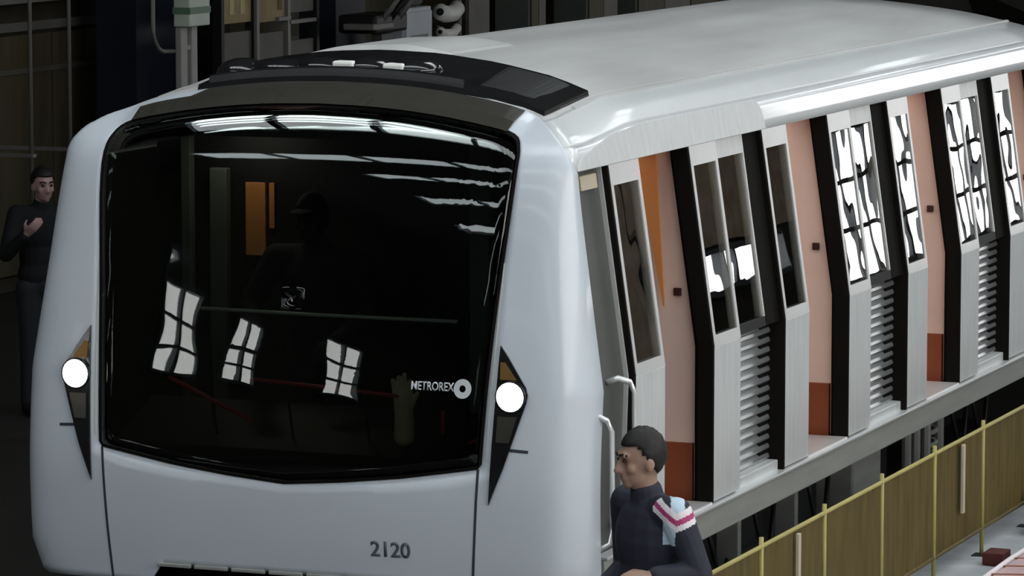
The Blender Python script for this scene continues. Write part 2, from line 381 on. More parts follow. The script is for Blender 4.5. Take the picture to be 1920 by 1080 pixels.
# windscreen rubber edge, drawn just outside the glass
def rimstrip(name, pts, wdt, m, off, parent, thick=.006):
    bm = bmesh.new(); L, R_ = [], []
    for i, (x, z) in enumerate(pts):
        x0, z0 = pts[max(i - 1, 0)]; x1, z1 = pts[min(i + 1, len(pts) - 1)]
        d = Vector((x1 - x0, z1 - z0)).normalized(); n = Vector((-d.y, d.x)) * wdt / 2
        L.append((x + n.x, z + n.y)); R_.append((x - n.x, z - n.y))
    rows = []
    for (a, b), (c, d) in zip(L, R_):
        rows.append([bm.verts.new((a, Yf(a, b) + off, b)), bm.verts.new((c, Yf(c, d) + off, d)), bm.verts.new((c, Yf(c, d) + off + thick, d)), bm.verts.new((a, Yf(a, b) + off + thick, b))])
    for p, q in zip(rows, rows[1:]):
        for k in range(4): bm.faces.new((p[k], p[(k + 1) % 4], q[(k + 1) % 4], q[k]))
    bm.faces.new(rows[0]); bm.faces.new(rows[-1][::-1])
    return frombm(name, bm, m, parent)
def dens(pts, st=.06):
    o = []
    for (a, b), (c, d) in zip(pts, pts[1:]):
        n = max(1, int(math.hypot(c - a, d - b) / st))
        o += [(a + (c - a) * k / n, b + (d - b) * k / n) for k in range(n)]
    return o + [pts[-1]]
rimstrip('windscreen_seal', dens([(x, z) for x, z in WSP] + [WSP[0]]), .014, 'rubber', -.004, ws)
for s in (-1, 1):
    rimstrip('panel_gap', dens([(s * .975, 1.55), (s * .955, 1.2), (s * .935, .905)]), .012, 'line', -.002, mask, .004)
    rimstrip('panel_gap', dens([(s * 1.015, 1.6), (s * 1.03, 2.0), (s * 1.05, 2.5)]), .004, 'bar', -.002, mask, .004)
    rimstrip('side_mark', [(s * 1.125, 1.645), (s * 1.16, 1.643), (s * 1.215, 1.64)], .014, 'line', -.002, mask, .004)
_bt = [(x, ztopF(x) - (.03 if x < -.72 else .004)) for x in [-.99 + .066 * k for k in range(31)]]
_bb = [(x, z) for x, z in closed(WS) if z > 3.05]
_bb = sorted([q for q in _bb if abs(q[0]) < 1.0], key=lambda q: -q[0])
bp_ = front_patch('brow_reflection_panel', _bt + _bb, -.004, 'brow', car, .012, 4, .005); tag(bp_, 'dark satin panel toned as the ceiling reflection on the windscreen brow')  # dark tone stands in for the ceiling mirrored in the glass brow
# headlights
for s in (-1, 1):
    hl = empty('headlight'); hl.parent = car
    DI = [(1.062, 2.125), (1.10, 2.075), (1.195, 1.935), (1.205, 1.90), (1.20, 1.865), (1.10, 1.56), (1.03, 1.385), (1.045, 1.7), (1.052, 1.9)]
    front_patch('housing', [(s * x, z) for x, z in DI], -.004, 'black', hl, .010)
    front_patch('upper_reflector', [(s * x, z) for x, z in [(1.068, 2.05), (1.09, 2.05), (1.15, 1.97), (1.07, 1.97)]], -.014, 'amber', hl, .004)
    front_patch('lower_reflector', [(s * x, z) for x, z in [(1.066, 1.80), (1.16, 1.80), (1.125, 1.68), (1.062, 1.68)]], -.014, 'bowl', hl, .004)
    cx, cz = s * 1.126, 1.893; yy = Yf(cx, cz)
    bm = bmesh.new(); addtube(bm, [(cx, yy + .02, cz), (cx, yy - .028, cz)], .075, 24); frombm('lamp_ring', bm, 'black', hl, False)
    ball('lamp', (cx, yy - .026, cz), (.069, .03, .069), 'lamp', hl)
# coupler recess: dark cavity, step edge, coupler head
rc = empty('coupler_recess'); rc.parent = car
bm = bmesh.new(); addbox(bm, (-.80, .32, .55), (.80, .42, 1.05)); addbox(bm, (-.80, .05, .9), (-.73, .42, 1.0)); addbox(bm, (.73, .05, .9), (.80, .42, 1.0)); frombm('cavity', bm, 'rubber', rc)
bm = bmesh.new()
for k in range(7): addbox(bm, (-.68 + k * .196, .012, .985), (-.68 + k * .196 + .176, .13, 1.003), .004)
frombm('step_edge', bm, 'sill', rc)
bm = bmesh.new(); addbox(bm, (-.22, -.25, .62), (.22, .30, .86), .05); addtube(bm, [(0, -.3, .74), (0, .3, .74)], .09, 14); frombm('coupler_head', bm, 'dark', rc)
# fleet number
def text_front(name, s, x, z, h, m, parent, off=-.003, bold=.0, sx=1.0):
    cu = bpy.data.curves.new('t', 'FONT'); cu.body = s; cu.size = h * 1.40; cu.offset = bold; cu.extrude = 0
    to = bpy.data.objects.new('t', cu); COL.objects.link(to); dg = bpy.context.evaluated_depsgraph_get(); dg.update()
    me = bpy.data.meshes.new_from_object(to.evaluated_get(dg)); bpy.data.objects.remove(to)
    bm = bmesh.new(); bm.from_mesh(me); bmesh.ops.triangulate(bm, faces=bm.faces[:])
    for v in bm.verts:
        X, Z = x + v.co.x * sx, z + v.co.y; v.co = (X, Yf(X, Z) + off, Z)
    g = bmesh.ops.extrude_face_region(bm, geom=bm.faces[:])
    for v in [e for e in g['geom'] if isinstance(e, bmesh.types.BMVert)]: v.co.y += .0025
    return frombm(name, bm, m, parent)
tag(text_front('fleet_number', '2120', .437, 1.112, .072, 'ink', car, bold=.002), 'dark grey number 2120 on the front')
text_front('operator_lettering', 'METROREX', .628, 1.905, .040, 'decal', ws, off=-.002, bold=.0008, sx=.74)
bm = bmesh.new(); n = 28; rr = [[], []]
for k in range(n):
    for j, r in enumerate((.043, .016)):
        x, z = .884 + r * math.cos(2 * math.pi * k / n), 1.918 + r * 1.05 * math.sin(2 * math.pi * k / n); rr[j].append(bm.verts.new((x, Yf(x, z) - .003, z)))
for k in range(n): bm.faces.new((rr[0][k], rr[0][(k + 1) % n], rr[1][(k + 1) % n], rr[1][k]))
g = bmesh.ops.extrude_face_region(bm, geom=bm.faces[:])
for v in [e for e in g['geom'] if isinstance(e, bmesh.types.BMVert)]: v.co.y += .0025
tag(frombm('round_emblem', bm, 'decal', ws), 'white ring emblem')

# ---- shell lofts
YE = 9.75
def yend(x, z): return YE - 1.55 * max(0, (z - 3.03) / .365) ** 1.3
def loft(name, prof, ys, m, parent=car, thick=.03, smooth=True):
    """prof (x,z); follows the front cap at its near end and the sloped end at its far end"""
    V, Fc = [], []; n = len(prof)
    for x, z in prof:
        hi = z > 2.95; zf = z
        if hi: zf = ztopF(x) + (z - interp(abs(x), ROOF)) - (.02 if z < 3.06 else 0)
        a, b = Yf(x, zf), yend(x, z)
        for t in ys:
            yy = a + (b - a) * t; V.append((x, yy, zf + (z - zf) * lift(yy)))
    k = len(ys)
    for i in range(n - 1):
        for j in range(k - 1): Fc.append((i * k + j, i * k + j + 1, (i + 1) * k + j + 1, (i + 1) * k + j))
    bm = bmesh.new(); me = bpy.data.meshes.new('t'); me.from_pydata(V, [], Fc); bm.from_mesh(me); bpy.data.meshes.remove(me)
    bmesh.ops.recalc_face_normals(bm, faces=bm.faces)
    if sum(f.normal.x * f.calc_center_median().x + f.normal.z * (f.calc_center_median().z - 2) for f in bm.faces) < 0: bmesh.ops.reverse_faces(bm, faces=bm.faces)
    bmesh.ops.solidify(bm, geom=bm.faces[:], thickness=thick)
    me = bpy.data.meshes.new(name); bm.to_mesh(me); bm.free(); return link(name, me, parent, m, smooth)
def smooth_prof(pts, n):
    P = [Vector((a, b)) for a, b in pts]; o = []
    for i in range(len(P) - 1):
        p0, p1, p2, p3 = P[max(i - 1, 0)], P[i], P[i + 1], P[min(i + 2, len(P) - 1)]
        for k in range(n):
            t = k / n; o.append(tuple(.5 * ((2 * p1) + (p2 - p0) * t + (2 * p0 - 5 * p1 + 4 * p2 - p3) * t * t + (3 * p1 - p0 - 3 * p2 + p3) * t ** 3)))
    return o + [pts[-1]]
ysr = [0, .015, .03, .05, .07, .09, .12, .2, .35, .5, .65, .8, .92, 1]
half = smooth_prof([(0, 3.395), (.3, 3.383), (.6, 3.345), (.9, 3.28), (1.10, 3.205)], 4)
loft('roof', [(-x, z) for x, z in reversed(half)] + half[1:], ysr, 'roof')
for s in (1, -1):
    sh = smooth_prof([(1.10, 3.205), (1.20, 3.155), (1.268, 3.085)], 5)
    loft('roof_shoulder', [(s * x, z) for x, z in sh], ysr, 'shoulder')
    loft('cant_rail', [(s * x, z) for x, z in [(1.268, 3.085), (1.284, 3.03), (1.295, 2.97), (1.305, 2.91)]], ysr, 'cant')
    bm = bmesh.new(); rows = []
    for t in ysr:
        x, z = s * 1.10, 3.205; a, b = .95, yend(x, z); yy = a + (b - a) * t; z = ztop(x, yy)
        rows.append([bm.verts.new(q) for q in ((x - s * .008, yy, z + .001), (x - s * .006, yy, z + .010), (x + s * .008, yy, z + .006), (x + s * .010, yy, z - .004))])
    for p, q in zip(rows, rows[1:]):
        for k in range(4): bm.faces.new((p[k], p[(k + 1) % 4], q[(k + 1) % 4], q[k]))
    bm.faces.new(rows[0]); bm.faces.new(rows[-1][::-1]); frombm('rain_gutter', bm, 'roof', car)
loft('side_wall', [(-x, z) for z, x in [(2.91, 1.305), (1.9, 1.45), (1.1, 1.45), (.95, 1.43)]], ysr, 'white')

# ---- right hand side: slabs that follow the bent wall
def slab(name, y0_, y1, z0, z1, off, th, m, parent, bev=0):
    fn = callable(y0_)
    zs = [z0] + ([1.9] if z0 < 1.9 < z1 else []) + ([2.4] if fn else []) + [z1]
    V = []
    for z in zs:
        y0 = y0_(z) if fn else y0_
        xo = Xs(z) + off; V += [(xo, y0, z), (xo, y1, z), (xo - th, y1, z), (xo - th, y0, z)]
    Fc = [(0, 3, 2, 1)]; n = len(zs)
    for i in range(n - 1):
        a, b = i * 4, i * 4 + 4
        for k in range(4): Fc.append((a + k, a + (k + 1) % 4, b + (k + 1) % 4, b + k))
    e = (n - 1) * 4; Fc.append((e, e + 1, e + 2, e + 3))
    bm = bmesh.new(); me = bpy.data.meshes.new('t'); me.from_pydata(V, [], Fc); bm.from_mesh(me); bpy.data.meshes.remove(me)
    if bev:
        bmesh.ops.recalc_face_normals(bm, faces=bm.faces); bmesh.ops.bevel(bm, geom=bm.edges[:], offset=bev, segments=2, profile=.5, affect='EDGES')
    return frombm(name, bm, m, parent)
ZS, ZT = 1.10, 2.91
def leaf(y0, y1, right):
    """one door leaf slid open outside the body"""
    d = empty('door_leaf'); d.parent = car
    fr = .035
    slab('lower_panel', y0, y1, ZS + .01, 1.90, 0, .045, 'leaf', d, .004)
    slab('window_frame', y0, y0 + fr, 1.90, ZT, 0, .045, 'frame', d); slab('window_frame', y1 - fr, y1, 1.90, ZT, 0, .045, 'frame', d)
    slab('window_frame', y0 + fr, y1 - fr, 1.90, 1.955, 0, .045, 'frame', d); slab('window_frame', y0 + fr, y1 - fr, ZT - .10, ZT, 0, .045, 'frame', d)
    slab('window_pane', y0 + fr, y1 - fr, 1.955, ZT - .10, -.006, .008, 'sglass', d)
    slab('backing', y0 + .01, y1 - .01, 1.92, ZT - .01, -.060, .02, 'backing', d)  # mottled tone stands in for reflections in the leaf window
    slab('edge_seal', y0 - .022, y0 - .0005, ZS - .0, ZT, .0, .088 if right else .105, 'rubber', d, .006)
def fluted(y0, y1):
    x = Xs(1.5) - .105; pts = []
    pitch = .052; n = 15; z = ZS + .05
    V = []; 
    for k in range(n):
        z0 = z + k * pitch
        for dz, dx in ((0, 0), (.010, .020), (.018, .024), (.034, .018), (.048, .002)): pts.append((x + dx, z0 + dz))
    pts = [(x, ZS)] + pts + [(x, 1.90)]
    for yv in (y0, y1):
        for a, b in pts: V.append((a, yv, b))
        V.append((x - .05, yv, 1.90)); V.append((x - .05, yv, ZS))
    m = len(pts) + 2; Fc = [(i, (i + 1) % m, m + (i + 1) % m, m + i) for i in range(m)] + [tuple(range(m)), tuple(range(2 * m - 1, m - 1, -1))]
    return V, Fc
PER, L0, R0, LW = 2.36, .88, 2.055, .42
NDOOR = 4
for k in range(NDOOR):
    yl, yr = L0 + PER * k, R0 + PER * k
    leaf(yl, yl + LW, False)
    if yr < YE: leaf(yr, min(yr + LW, YE), True)
    # body between this doorway and the next
    e0, e1 = yr, min(L0 + PER * (k + 1), YE)
    if e0 < YE - .5:
        by = empty('body_panel'); by.parent = car
        slab('pillar', e0 + .002, e0 + LW + .05, ZS, ZT, -.090, .016, 'rubber', by)
        slab('header', e0 + LW + .05, e1 - .25, ZT - .10, ZT, -.03, .06, 'leaf', by)
        slab('black_strip', e1 - .25, e1 - .024, 1.90, ZT, -.028, .03, 'rubber', by, .003)
        slab('window_pane', e0 + LW + .07, e1 - .27, 1.95, ZT - .10, -.04, .008, 'sglass', by)
        slab('window_frame', e0 + LW + .05, e0 + LW + .07, 1.95, ZT - .10, -.03, .05, 'frame', by)
        slab('window_frame', e1 - .27, e1 - .25, 1.95, ZT - .10, -.03, .05, 'frame', by)
        slab('window_frame', e0 + LW + .05, e1 - .25, 1.90, 1.95, -.03, .05, 'dark', by)
        V, Fc = fluted(e0 + LW + .03, e1 - .001); mk('fluted_sheet', V, Fc, 'steel', by)
        box('seal_reflection', (1.30, e1 - .17, ZS + .056), (1.3585, e1 - .023, 1.90), 'rubber', by)  # black slab stands in for the edge seal mirrored in the flutes
        box('base_plate', (1.33, e0 + .42, ZS - .01), (1.42, e1 - .03, ZS + .055), 'leaf', by, .006)
        if e1 + LW < YE: slab('pillar', e1 + .0, e1 + LW, ZS, ZT, -.13, .04, 'darkgrey', by)
    # doorway: threshold, draught screen, floor edge
    dw = empty('doorway'); dw.parent = car
    if yr + .1 < YE:
        box('threshold_plate', (1.10, yl + LW + .0, ZS - .02), (1.452, yr - .025, ZS + .012), 'frame', dw, .004)
        xo = 1.345
        scr = mk('draught_screen', *[None, None][:0], *[[(xo, yr + .03, 1.40), (.86, yr + .03, 1.40), (.86, yr + .03, 2.88), (Xs(2.88) - .105, yr + .03, 2.88), (xo, yr + .03, 1.9),
             (xo, yr + .055, 1.40), (.86, yr + .055, 1.40), (.86, yr + .055, 2.88), (Xs(2.88) - .105, yr + .055, 2.88), (xo, yr + .055, 1.9)],
             [(0, 1, 2, 3, 4), (9, 8, 7, 6, 5), (0, 5, 6, 1), (1, 6, 7, 2), (2, 7, 8, 3), (3, 8, 9, 4), (4, 9, 5, 0)]], 'salmon', dw)
        box('screen_base', (.86, yr + .025, ZS), (xo - .02, yr + .06, 1.40), 'redbrown', dw, .006)
        box('call_button', (1.222, yr + .012, 2.150), (1.262, yr + .03, 2.190), 'buttondark', dw, .004)
        box('header_lip', (1.0, yl + LW, ZT), (1.30, yr, ZT + .03), 'orange', dw)
# first doorway shows an orange partition edge behind the leaf
mk('cab_partition_edge', [(1.02, 2.03, 2.9), (1.135, 2.03, 2.9), (1.188, 2.03, 2.10), (1.180, 2.03, 2.10), (1.02, 2.045, 2.9), (1.135, 2.045, 2.9), (1.188, 2.045, 2.10), (1.180, 2.045, 2.10)], [(0, 3, 2, 1), (4, 5, 6, 7), (0, 1, 5, 4), (1, 2, 6, 5), (2, 3, 7, 6), (3, 0, 4, 7)], 'orange', car)
# saloon lining
sal = empty('saloon'); sal.parent = car
box('floor_covering', (-1.38, 1.3, 1.04), (1.30, YE - .1, ZS - .002), 'redbrown', sal)
box('ceiling_lining', (-1.2, 1.3, 2.95), (1.24, YE - .9, 2.98), 'salmon', sal)
mk('far_lining', [(-1.36, 1.3, 1.1), (-1.36, YE - .1, 1.1), (-1.36, YE - .1, 1.9), (-1.36, 1.3, 1.9), (-1.24, 1.3, 2.9), (-1.24, YE - .1, 2.9), (-1.39, 1.3, 1.1), (-1.39, YE - .1, 1.1), (-1.39, YE - .1, 1.9), (-1.39, 1.3, 1.9), (-1.27, 1.3, 2.9), (-1.27, YE - .1, 2.9)],
   [(0, 1, 2, 3), (3, 2, 5, 4), (9, 8, 7, 6), (10, 11, 8, 9), (0, 6, 7, 1), (4, 5, 11, 10)], 'salmon', sal)
box('end_wall', (-1.36, YE - .1, 1.0), (1.28, YE - .06, 3.0), 'salmon', sal)
for k in range(7): box('seat_bench', (-1.33, 2.1 + k * 1.1, 1.12), (-.85, 2.1 + k * 1.1 + .9, 1.55), 'redbrown', sal, .03)
for x in (-.55, .55): box('ceiling_lamp', (x - .06, 1.5, 2.93), (x + .06, YE - 1.2, 2.948), 'saloonlamp', sal)
for x in (-.95, .95): box('side_lamp', (x - .05, 1.5, 2.93), (x + .05, YE - 1.2, 2.948), 'saloonlamp', sal)
# sill beam
sl = empty('sill_beam'); sl.parent = car
box('beam', (1.30, .42, .945), (1.462, YE, 1.085), 'sill', sl, .008)
box('sill_lip', (1.40, .42, 1.086), (1.475, YE, 1.10), 'frame', sl, .003)
# cab side: recessed grey door, frame, grab rails
cs = empty('cab_side_door'); cs.parent = car
slab('door_panel', lambda z: Yf(Xs(z), z) - .012, .852, .96, ZT, -.05, .05, 'darkgrey', cs, .003)
slab('door_frame', .842, .8565, .96, ZT, -.03, .05, 'frame', cs)
slab('top_latch', .56, .78, ZT - .10, ZT - .03, -.03, .04, 'pale', cs, .004)
pts = [(.47, 2.914), (3.30, 2.914), (3.30, 2.96)] + [(3.18 + .12 * math.cos(q * math.pi / 12), 2.955 + .115 * math.sin(q * math.pi / 12)) for q in range(1, 7)] + [(2.2, 3.07), (1.4, 3.07), (1.0, 3.045), (.70, 3.0), (.52, 2.96)]
bm = bmesh.new(); n = len(pts)
va = [bm.verts.new((Xs(z) + .006, y_, z)) for y_, z in pts]; vb = [bm.verts.new((Xs(z) - .01, y_, z)) for y_, z in pts]
bm.faces.new(va); bm.faces.new(vb[::-1])
for k in range(n): bm.faces.new((va[k], vb[k], vb[(k + 1) % n], va[(k + 1) % n]))
cp = frombm('cab_header', bm, 'leaf', car)
tag(cp, 'grey satin panel above the cab doorway')
tube('grab_rail', [(1.40, .30, 1.775), (1.47, .31, 1.785), (1.50, .33, 1.765), (1.515, .36, 1.71), (1.515, .365, 1.3), (1.51, .365, 1.18), (1.46, .36, 1.15), (1.41, .36, 1.15)], .014, 'frame', cs)
tube('grab_rail', [(1.40, .60, 1.905), (1.45, .62, 1.925), (1.495, .66, 1.905), (1.51, .69, 1.85), (1.51, .695, 1.5), (1.505, .695, 1.25), (1.46, .69, 1.22), (1.40, .69, 1.22)], .015, 'frame', cs)
box('cab_step', (1.30, .40, .62), (1.47, .82, .68), 'sill', cs, .006)
# ---- cab interior
cab = empty('cab_interior'); cab.parent = car
box('cab_floor', (-1.36, .3, 1.04), (1.30, 1.28, 1.098), 'dark', cab)
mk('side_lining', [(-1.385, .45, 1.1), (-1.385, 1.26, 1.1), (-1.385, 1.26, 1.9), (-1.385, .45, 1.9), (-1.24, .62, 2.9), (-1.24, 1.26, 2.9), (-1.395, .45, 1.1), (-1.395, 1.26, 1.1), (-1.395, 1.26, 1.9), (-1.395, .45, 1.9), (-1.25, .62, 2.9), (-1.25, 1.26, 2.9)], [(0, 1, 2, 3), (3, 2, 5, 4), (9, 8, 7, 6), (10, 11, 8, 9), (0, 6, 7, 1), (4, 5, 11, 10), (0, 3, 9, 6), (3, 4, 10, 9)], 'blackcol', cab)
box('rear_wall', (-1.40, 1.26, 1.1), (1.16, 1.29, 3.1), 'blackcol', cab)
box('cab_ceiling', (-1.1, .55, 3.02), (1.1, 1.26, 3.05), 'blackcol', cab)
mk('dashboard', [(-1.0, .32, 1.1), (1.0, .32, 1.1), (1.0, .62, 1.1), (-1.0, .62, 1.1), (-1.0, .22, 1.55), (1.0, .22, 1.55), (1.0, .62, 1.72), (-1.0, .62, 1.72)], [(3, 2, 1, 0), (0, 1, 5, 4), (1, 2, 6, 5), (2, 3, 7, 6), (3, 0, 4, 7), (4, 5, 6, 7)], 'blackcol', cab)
box('cab_fill_light', (-.90, .98, 3.0), (-.55, 1.08, 3.018), 'cabfill', cab)  # unseen fill light, added to brighten the orange panel and cab
box('orange_panel', (-.775, 1.245, 2.36), (-.665, 1.262, 2.73), 'orange', cab, .003)
box('orange_panel', (-.645, 1.245, 2.50), (-.615, 1.262, 2.73), 'orange', cab, .003)
box('window_post', (-1.115, 1.20, 1.1), (-1.06, 1.255, 3.0), 'cabgrey', cab, .006)
box('window_post', (-.955, 1.20, 1.1), (-.86, 1.255, 2.8), 'cabgrey', cab, .006)
box('window_post', (.46, 1.20, 1.1), (.565, 1.255, 3.0), 'cabgrey', cab, .006)
tube('cross_bar', [(-.60, .36, 2.197), (0, .36, 2.192), (.74, .36, 2.192)], .009, 'bar', cab)
for x in (-.60, .74): tube('bar_bracket', [(x, .36, 2.195), (x, .44, 2.10), (x, .50, 1.62)], .009, 'blackcol', cab)
tube('red_strip', [(-.713, .235, 1.872), (-.5, .24, 1.778), (-.275, .25, 1.677)], .010, 'redcable', cab)
tube('red_strip', [(-.33, .25, 1.881), (.1, .25, 1.862), (.49, .25, 1.838)], .010, 'redcable', cab)
tube('red_strip', [(.708, .25, 1.781), (.707, .25, 1.667)], .009, 'redcable', cab)
tube('red_strip', [(.90, .25, 1.66), (.84, .25, 1.63)], .009, 'redcable', cab)
for x, z0 in ((-.5, 1.778), (-.1, 1.87), (.3, 1.85), (.707, 1.70), (.87, 1.645)): tube('strip_stay', [(x, .25, z0), (x, .33, 1.58)], .006, 'blackcol', cab)
# ---- roof equipment behind the brow
rq = empty('roof_unit'); rq.parent = car
def arcbox(name, x0, x1, y0, y1, h0, h1, m, n=18, parent=rq, taper=0.0):
    bm = bmesh.new(); rows = []
    for i in range(n + 1):
        x = x0 + (x1 - x0) * i / n; zb = ztop(x, y0); zc = ztop(x, y1); e = min(i, n - i) / n; t = min(1, e / taper) ** .5 if taper else 1
        rows.append([bm.verts.new(q) for q in ((x, y0, zb + h0), (x, y0 + .03, zb + h0 + (h1 - h0) * t), (x, y1 - .03, zc + h0 + (h1 - h0) * t), (x, y1, zc + h0))])
    for p, q in zip(rows, rows[1:]):
        for k in range(4): bm.faces.new((p[k], p[(k + 1) % 4], q[(k + 1) % 4], q[k]))
    bm.faces.new(rows[0]); bm.faces.new(rows[-1][::-1]); return frombm(name, bm, m, parent)
arcbox('base_tray', -.74, 1.07, .615, 1.26, -.035, .026, 'black')
arcbox('front_lip', -.72, .62, .70, .76, .0, .05, 'dark')
arcbox('side_cover', .60, 1.06, .74, 1.22, .0, .03, 'dark', taper=.2)
for i, (x, wd, h) in enumerate(((-.62, .13, .075), (-.40, .17, .055), (-.19, .13, .05), (.06, .12, .05), (.30, .14, .06))):
    bm = bmesh.new(); addball(bm, (x, .90, ztop(x, .90) + .018), (wd, .14, h)); frombm('dome_cover', bm, 'black', rq, True)
for x in (-.03, .235): box('painted_highlight', (x - .05, .755, ztop(x, .8) + .016), (x + .06, .84, ztop(x, .8) + .066), 'whiteroll', rq, .012)  # white blocks painted in as highlights on the glossy covers
arcbox('roof_fairing', -.62, .30, 1.42, 2.3, -.01, .035, 'roof', taper=.3)
# ---- underframe
uf = empty('underframe'); uf.parent = car
box('equipment_case', (.2, 2.3, .38), (1.18, 4.7, .93), 'dark', uf, .02)
box('grey_case', (.5, 4.9, .50), (1.34, 5.45, .94), 'sill', uf, .02)
box('equipment_case', (.3, 5.5, .42), (1.22, 6.0, .93), 'blackcol', uf, .02)
for yv in (6.12, 6.32, 6.55, 6.85):
    bm = bmesh.new(); addtube(bm, [(1.30, yv, .45), (1.30, yv, .93)], .03, 8); frombm('suspension_strut', bm, 'postgrey', uf)
pts = [(1.25 + .07 * math.cos(a * .6), 6.7 + .07 * math.sin(a * .6), .5 + a * .0075) for a in range(58)]
tube('coil_spring', pts, .016, 'postgrey', uf, 6)
box('bogie_frame', (.95, 5.9, .46), (1.22, 8.6, .62), 'dark', uf, .03)
for yv in (6.45, 8.2, 1.1):
    for s in (-1, 1):
        bm = bmesh.new(); addtube(bm, [(s * .68, yv, .43), (s * .69, yv, .43), (s * .80, yv, .43), (s * .81, yv, .43)], [.40, .43, .43, .40], 28); addtube(bm, [(s * .6, yv, .43), (s * .95, yv, .43)], .11, 16); frombm('wheel', bm, 'dark', uf)
for yv, z0, z1 in ((2.55, .62, .9), (3.3, .6, .93), (4.3, .55, .9), (7.3, .6, .92), (7.8, .6, .92)): tube('hanging_cable', [(1.24, yv, z1), (1.27, yv + .12, z0), (1.24, yv + .35, z0 + .02), (1.22, yv + .5, z1)], .014, 'dark', uf, 6)
for yv in (2.9, 3.9): box('bracket', (1.18, yv, .6), (1.30, yv + .06, .94), 'sill', uf, .004)

# ------------------------------------------------------------------ following car
c2 = empty('train_car', (0, 10.35, 0)); tag(c2, 'second train car behind the first, only its roof end in view', 'train')
bm = bmesh.new(); pr = [(1.42, .95), (1.45, 1.1), (1.45, 1.9), (1.305, 2.91), (1.285, 3.03), (1.235, 3.115), (1.10, 3.205), (.9, 3.28), (.6, 3.345), (.3, 3.383), (0, 3.395)]
pr = pr + [(-x, z) for x, z in reversed(pr[:-1])]
def ring2(ya, m_, name, y1_):
    V, Fc = [], []
    for x, z in pr: V += [(x, ya(z), z), (x, y1_, z)]
    n = len(pr)
    for i in range(n): 
        j = (i + 1) % n; Fc.append((2 * i, 2 * i + 1, 2 * j + 1, 2 * j))
    Fc += [tuple(2 * i for i in range(n)), tuple(2 * i + 1 for i in range(n - 1, -1, -1))]
    return mk(name, V, Fc, m_, c2)
bm.free()
ring2(lambda z: 1.0 * max(0, (z - 3.03) / .365), 'roof', 'body_shell', 12.0)
pr = [(x * .985, .95 + (z - .95) * .992) for x, z in pr]
ring2(lambda z: -.28 + 1.0 * max(0, (z - 3.03) / .365), 'rubber', 'end_fairing', 3.0)
box('gangway_bellows', (-.75, -.62, 1.0), (.75, .1, 3.0), 'rubber', c2, .05)
box('door_strip', (1.40, .6, 1.1), (1.452, 1.6, 1.9), 'rubber', c2)

# ------------------------------------------------------------------ yellow barrier
FX = 2.05
fe = empty('barrier_fence', (FX, 1.0, FL)); tag(fe, 'yellow sheeted barrier fence along the floor beside the train', 'fence')
FY = [-.02 + 1.022 * k - 1.022 for k in range(0, 10)]
FT = 1.098 - FL
tube('top_rail', [(0, FY[0] - .1, FT), (0, FY[-1] + .1, FT)], .011, 'yellow', fe)
tube('bottom_rail', [(0, FY[0] - .1, .17), (0, FY[-1] + .1, .17)], .012, 'olive', fe)
pm = None
for k, yv in enumerate(FY):
    p = empty('post', (0, yv, 0)); p.parent = fe
    bm = bmesh.new(); addtube(bm, [(0, 0, .02), (0, 0, FT + .045)], .012, 8); frombm('tube', bm, 'yellow', p, True)
    bm = bmesh.new(); addbox(bm, (-.05, -.05, 0), (.05, .05, .02), .004); frombm('foot', bm, 'dark', p)
for k in range(len(FY) - 1):
    y0, y1 = FY[k] + .02, FY[k + 1] - .02; V, Fc = [], []; n = 36
    for i in range(n + 1):
        yv = y0 + (y1 - y0) * i / n; xo = .010 * math.sin(i * 1.9 + k) * (1 if i % 3 else .4)
        V += [(-.004 + xo, yv, .165), (-.004 + xo, yv, FT - .005), (-.012 + xo, yv, FT - .005), (-.012 + xo, yv, .165)]
    for i in range(n):
        for q in range(4): Fc.append((i * 4 + q, i * 4 + (q + 1) % 4, i * 4 + 4 + (q + 1) % 4, i * 4 + 4 + q))
    Fc += [(3, 2, 1, 0), (n * 4, n * 4 + 1, n * 4 + 2, n * 4 + 3)]
    mk('sheet_panel', V, Fc, 'olive', fe)
for yv, zb in ((.50 - .0, .05), (3.56, .34)): box('pale_batten', (.014, yv - .018, zb), (.032, yv + .018, FT - .02), 'pale', fe, .003)

# protective sheet strip, brick, bag and pink sheet on the floor by the fence
V, Fc = [], []; n = 24
for i in range(n + 1):
    yv = 1.0 + 6.5 * i / n
    for xv in (1.83, 2.0, 2.2, 2.32): V.append((xv, yv, FL + .008 + .012 * random.random()))
for i in range(n):
    for q in range(3): Fc.append((i * 4 + q, i * 4 + q + 1, i * 4 + 5 + q, i * 4 + 4 + q))
me = bpy.data.meshes.new('ground_sheet'); me.from_pydata(V, [], Fc); bm = bmesh.new(); bm.from_mesh(me); bmesh.ops.solidify(bm, geom=bm.faces[:], thickness=.004)
tag(frombm('ground_sheet', bm, 'sheet', None, True), 'pale grey crumpled sheet laid on the floor under the fence', 'sheet')
b_ = box('brick', (2.14, 4.74, FL + .02), (2.26, 4.92, FL + .09), 'brick', None, .006); tag(b_, 'dark red brick lying on the floor by the fence', 'brick')
bg = empty('bag', (2.22, 6.0, FL)); tag(bg, 'black slumped bag on the floor at the right edge', 'bag')
bm = bmesh.new(); addball(bm, (0, 0, .13), (.15, .22, .15)); addball(bm, (.02, .12, .20), (.10, .12, .13)); addball(bm, (0, -.15, .1), (.12, .12, .11))
frombm('sack', bm, 'blackcloth', bg, True); tube('strap', [(-.06, .0, .26), (0, .06, .36), (.05, .12, .30)], .012, 'blackcloth', bg)
pk = empty('pink_parcel', (2.55, 4.25, FL)); tag(pk, 'pink plastic-wrapped parcel at the bottom right corner', 'parcel')
bm = bmesh.new(); addbox(bm, (-.16, -.45, 0), (.42, 1.2, .12), .03); frombm('wrapped_stack', bm, 'pink', pk)
tube('edge_roll', [(-.16, -.45, .12), (-.165, .2, .125), (-.16, 1.2, .12)], .014, 'stripe_white', pk)
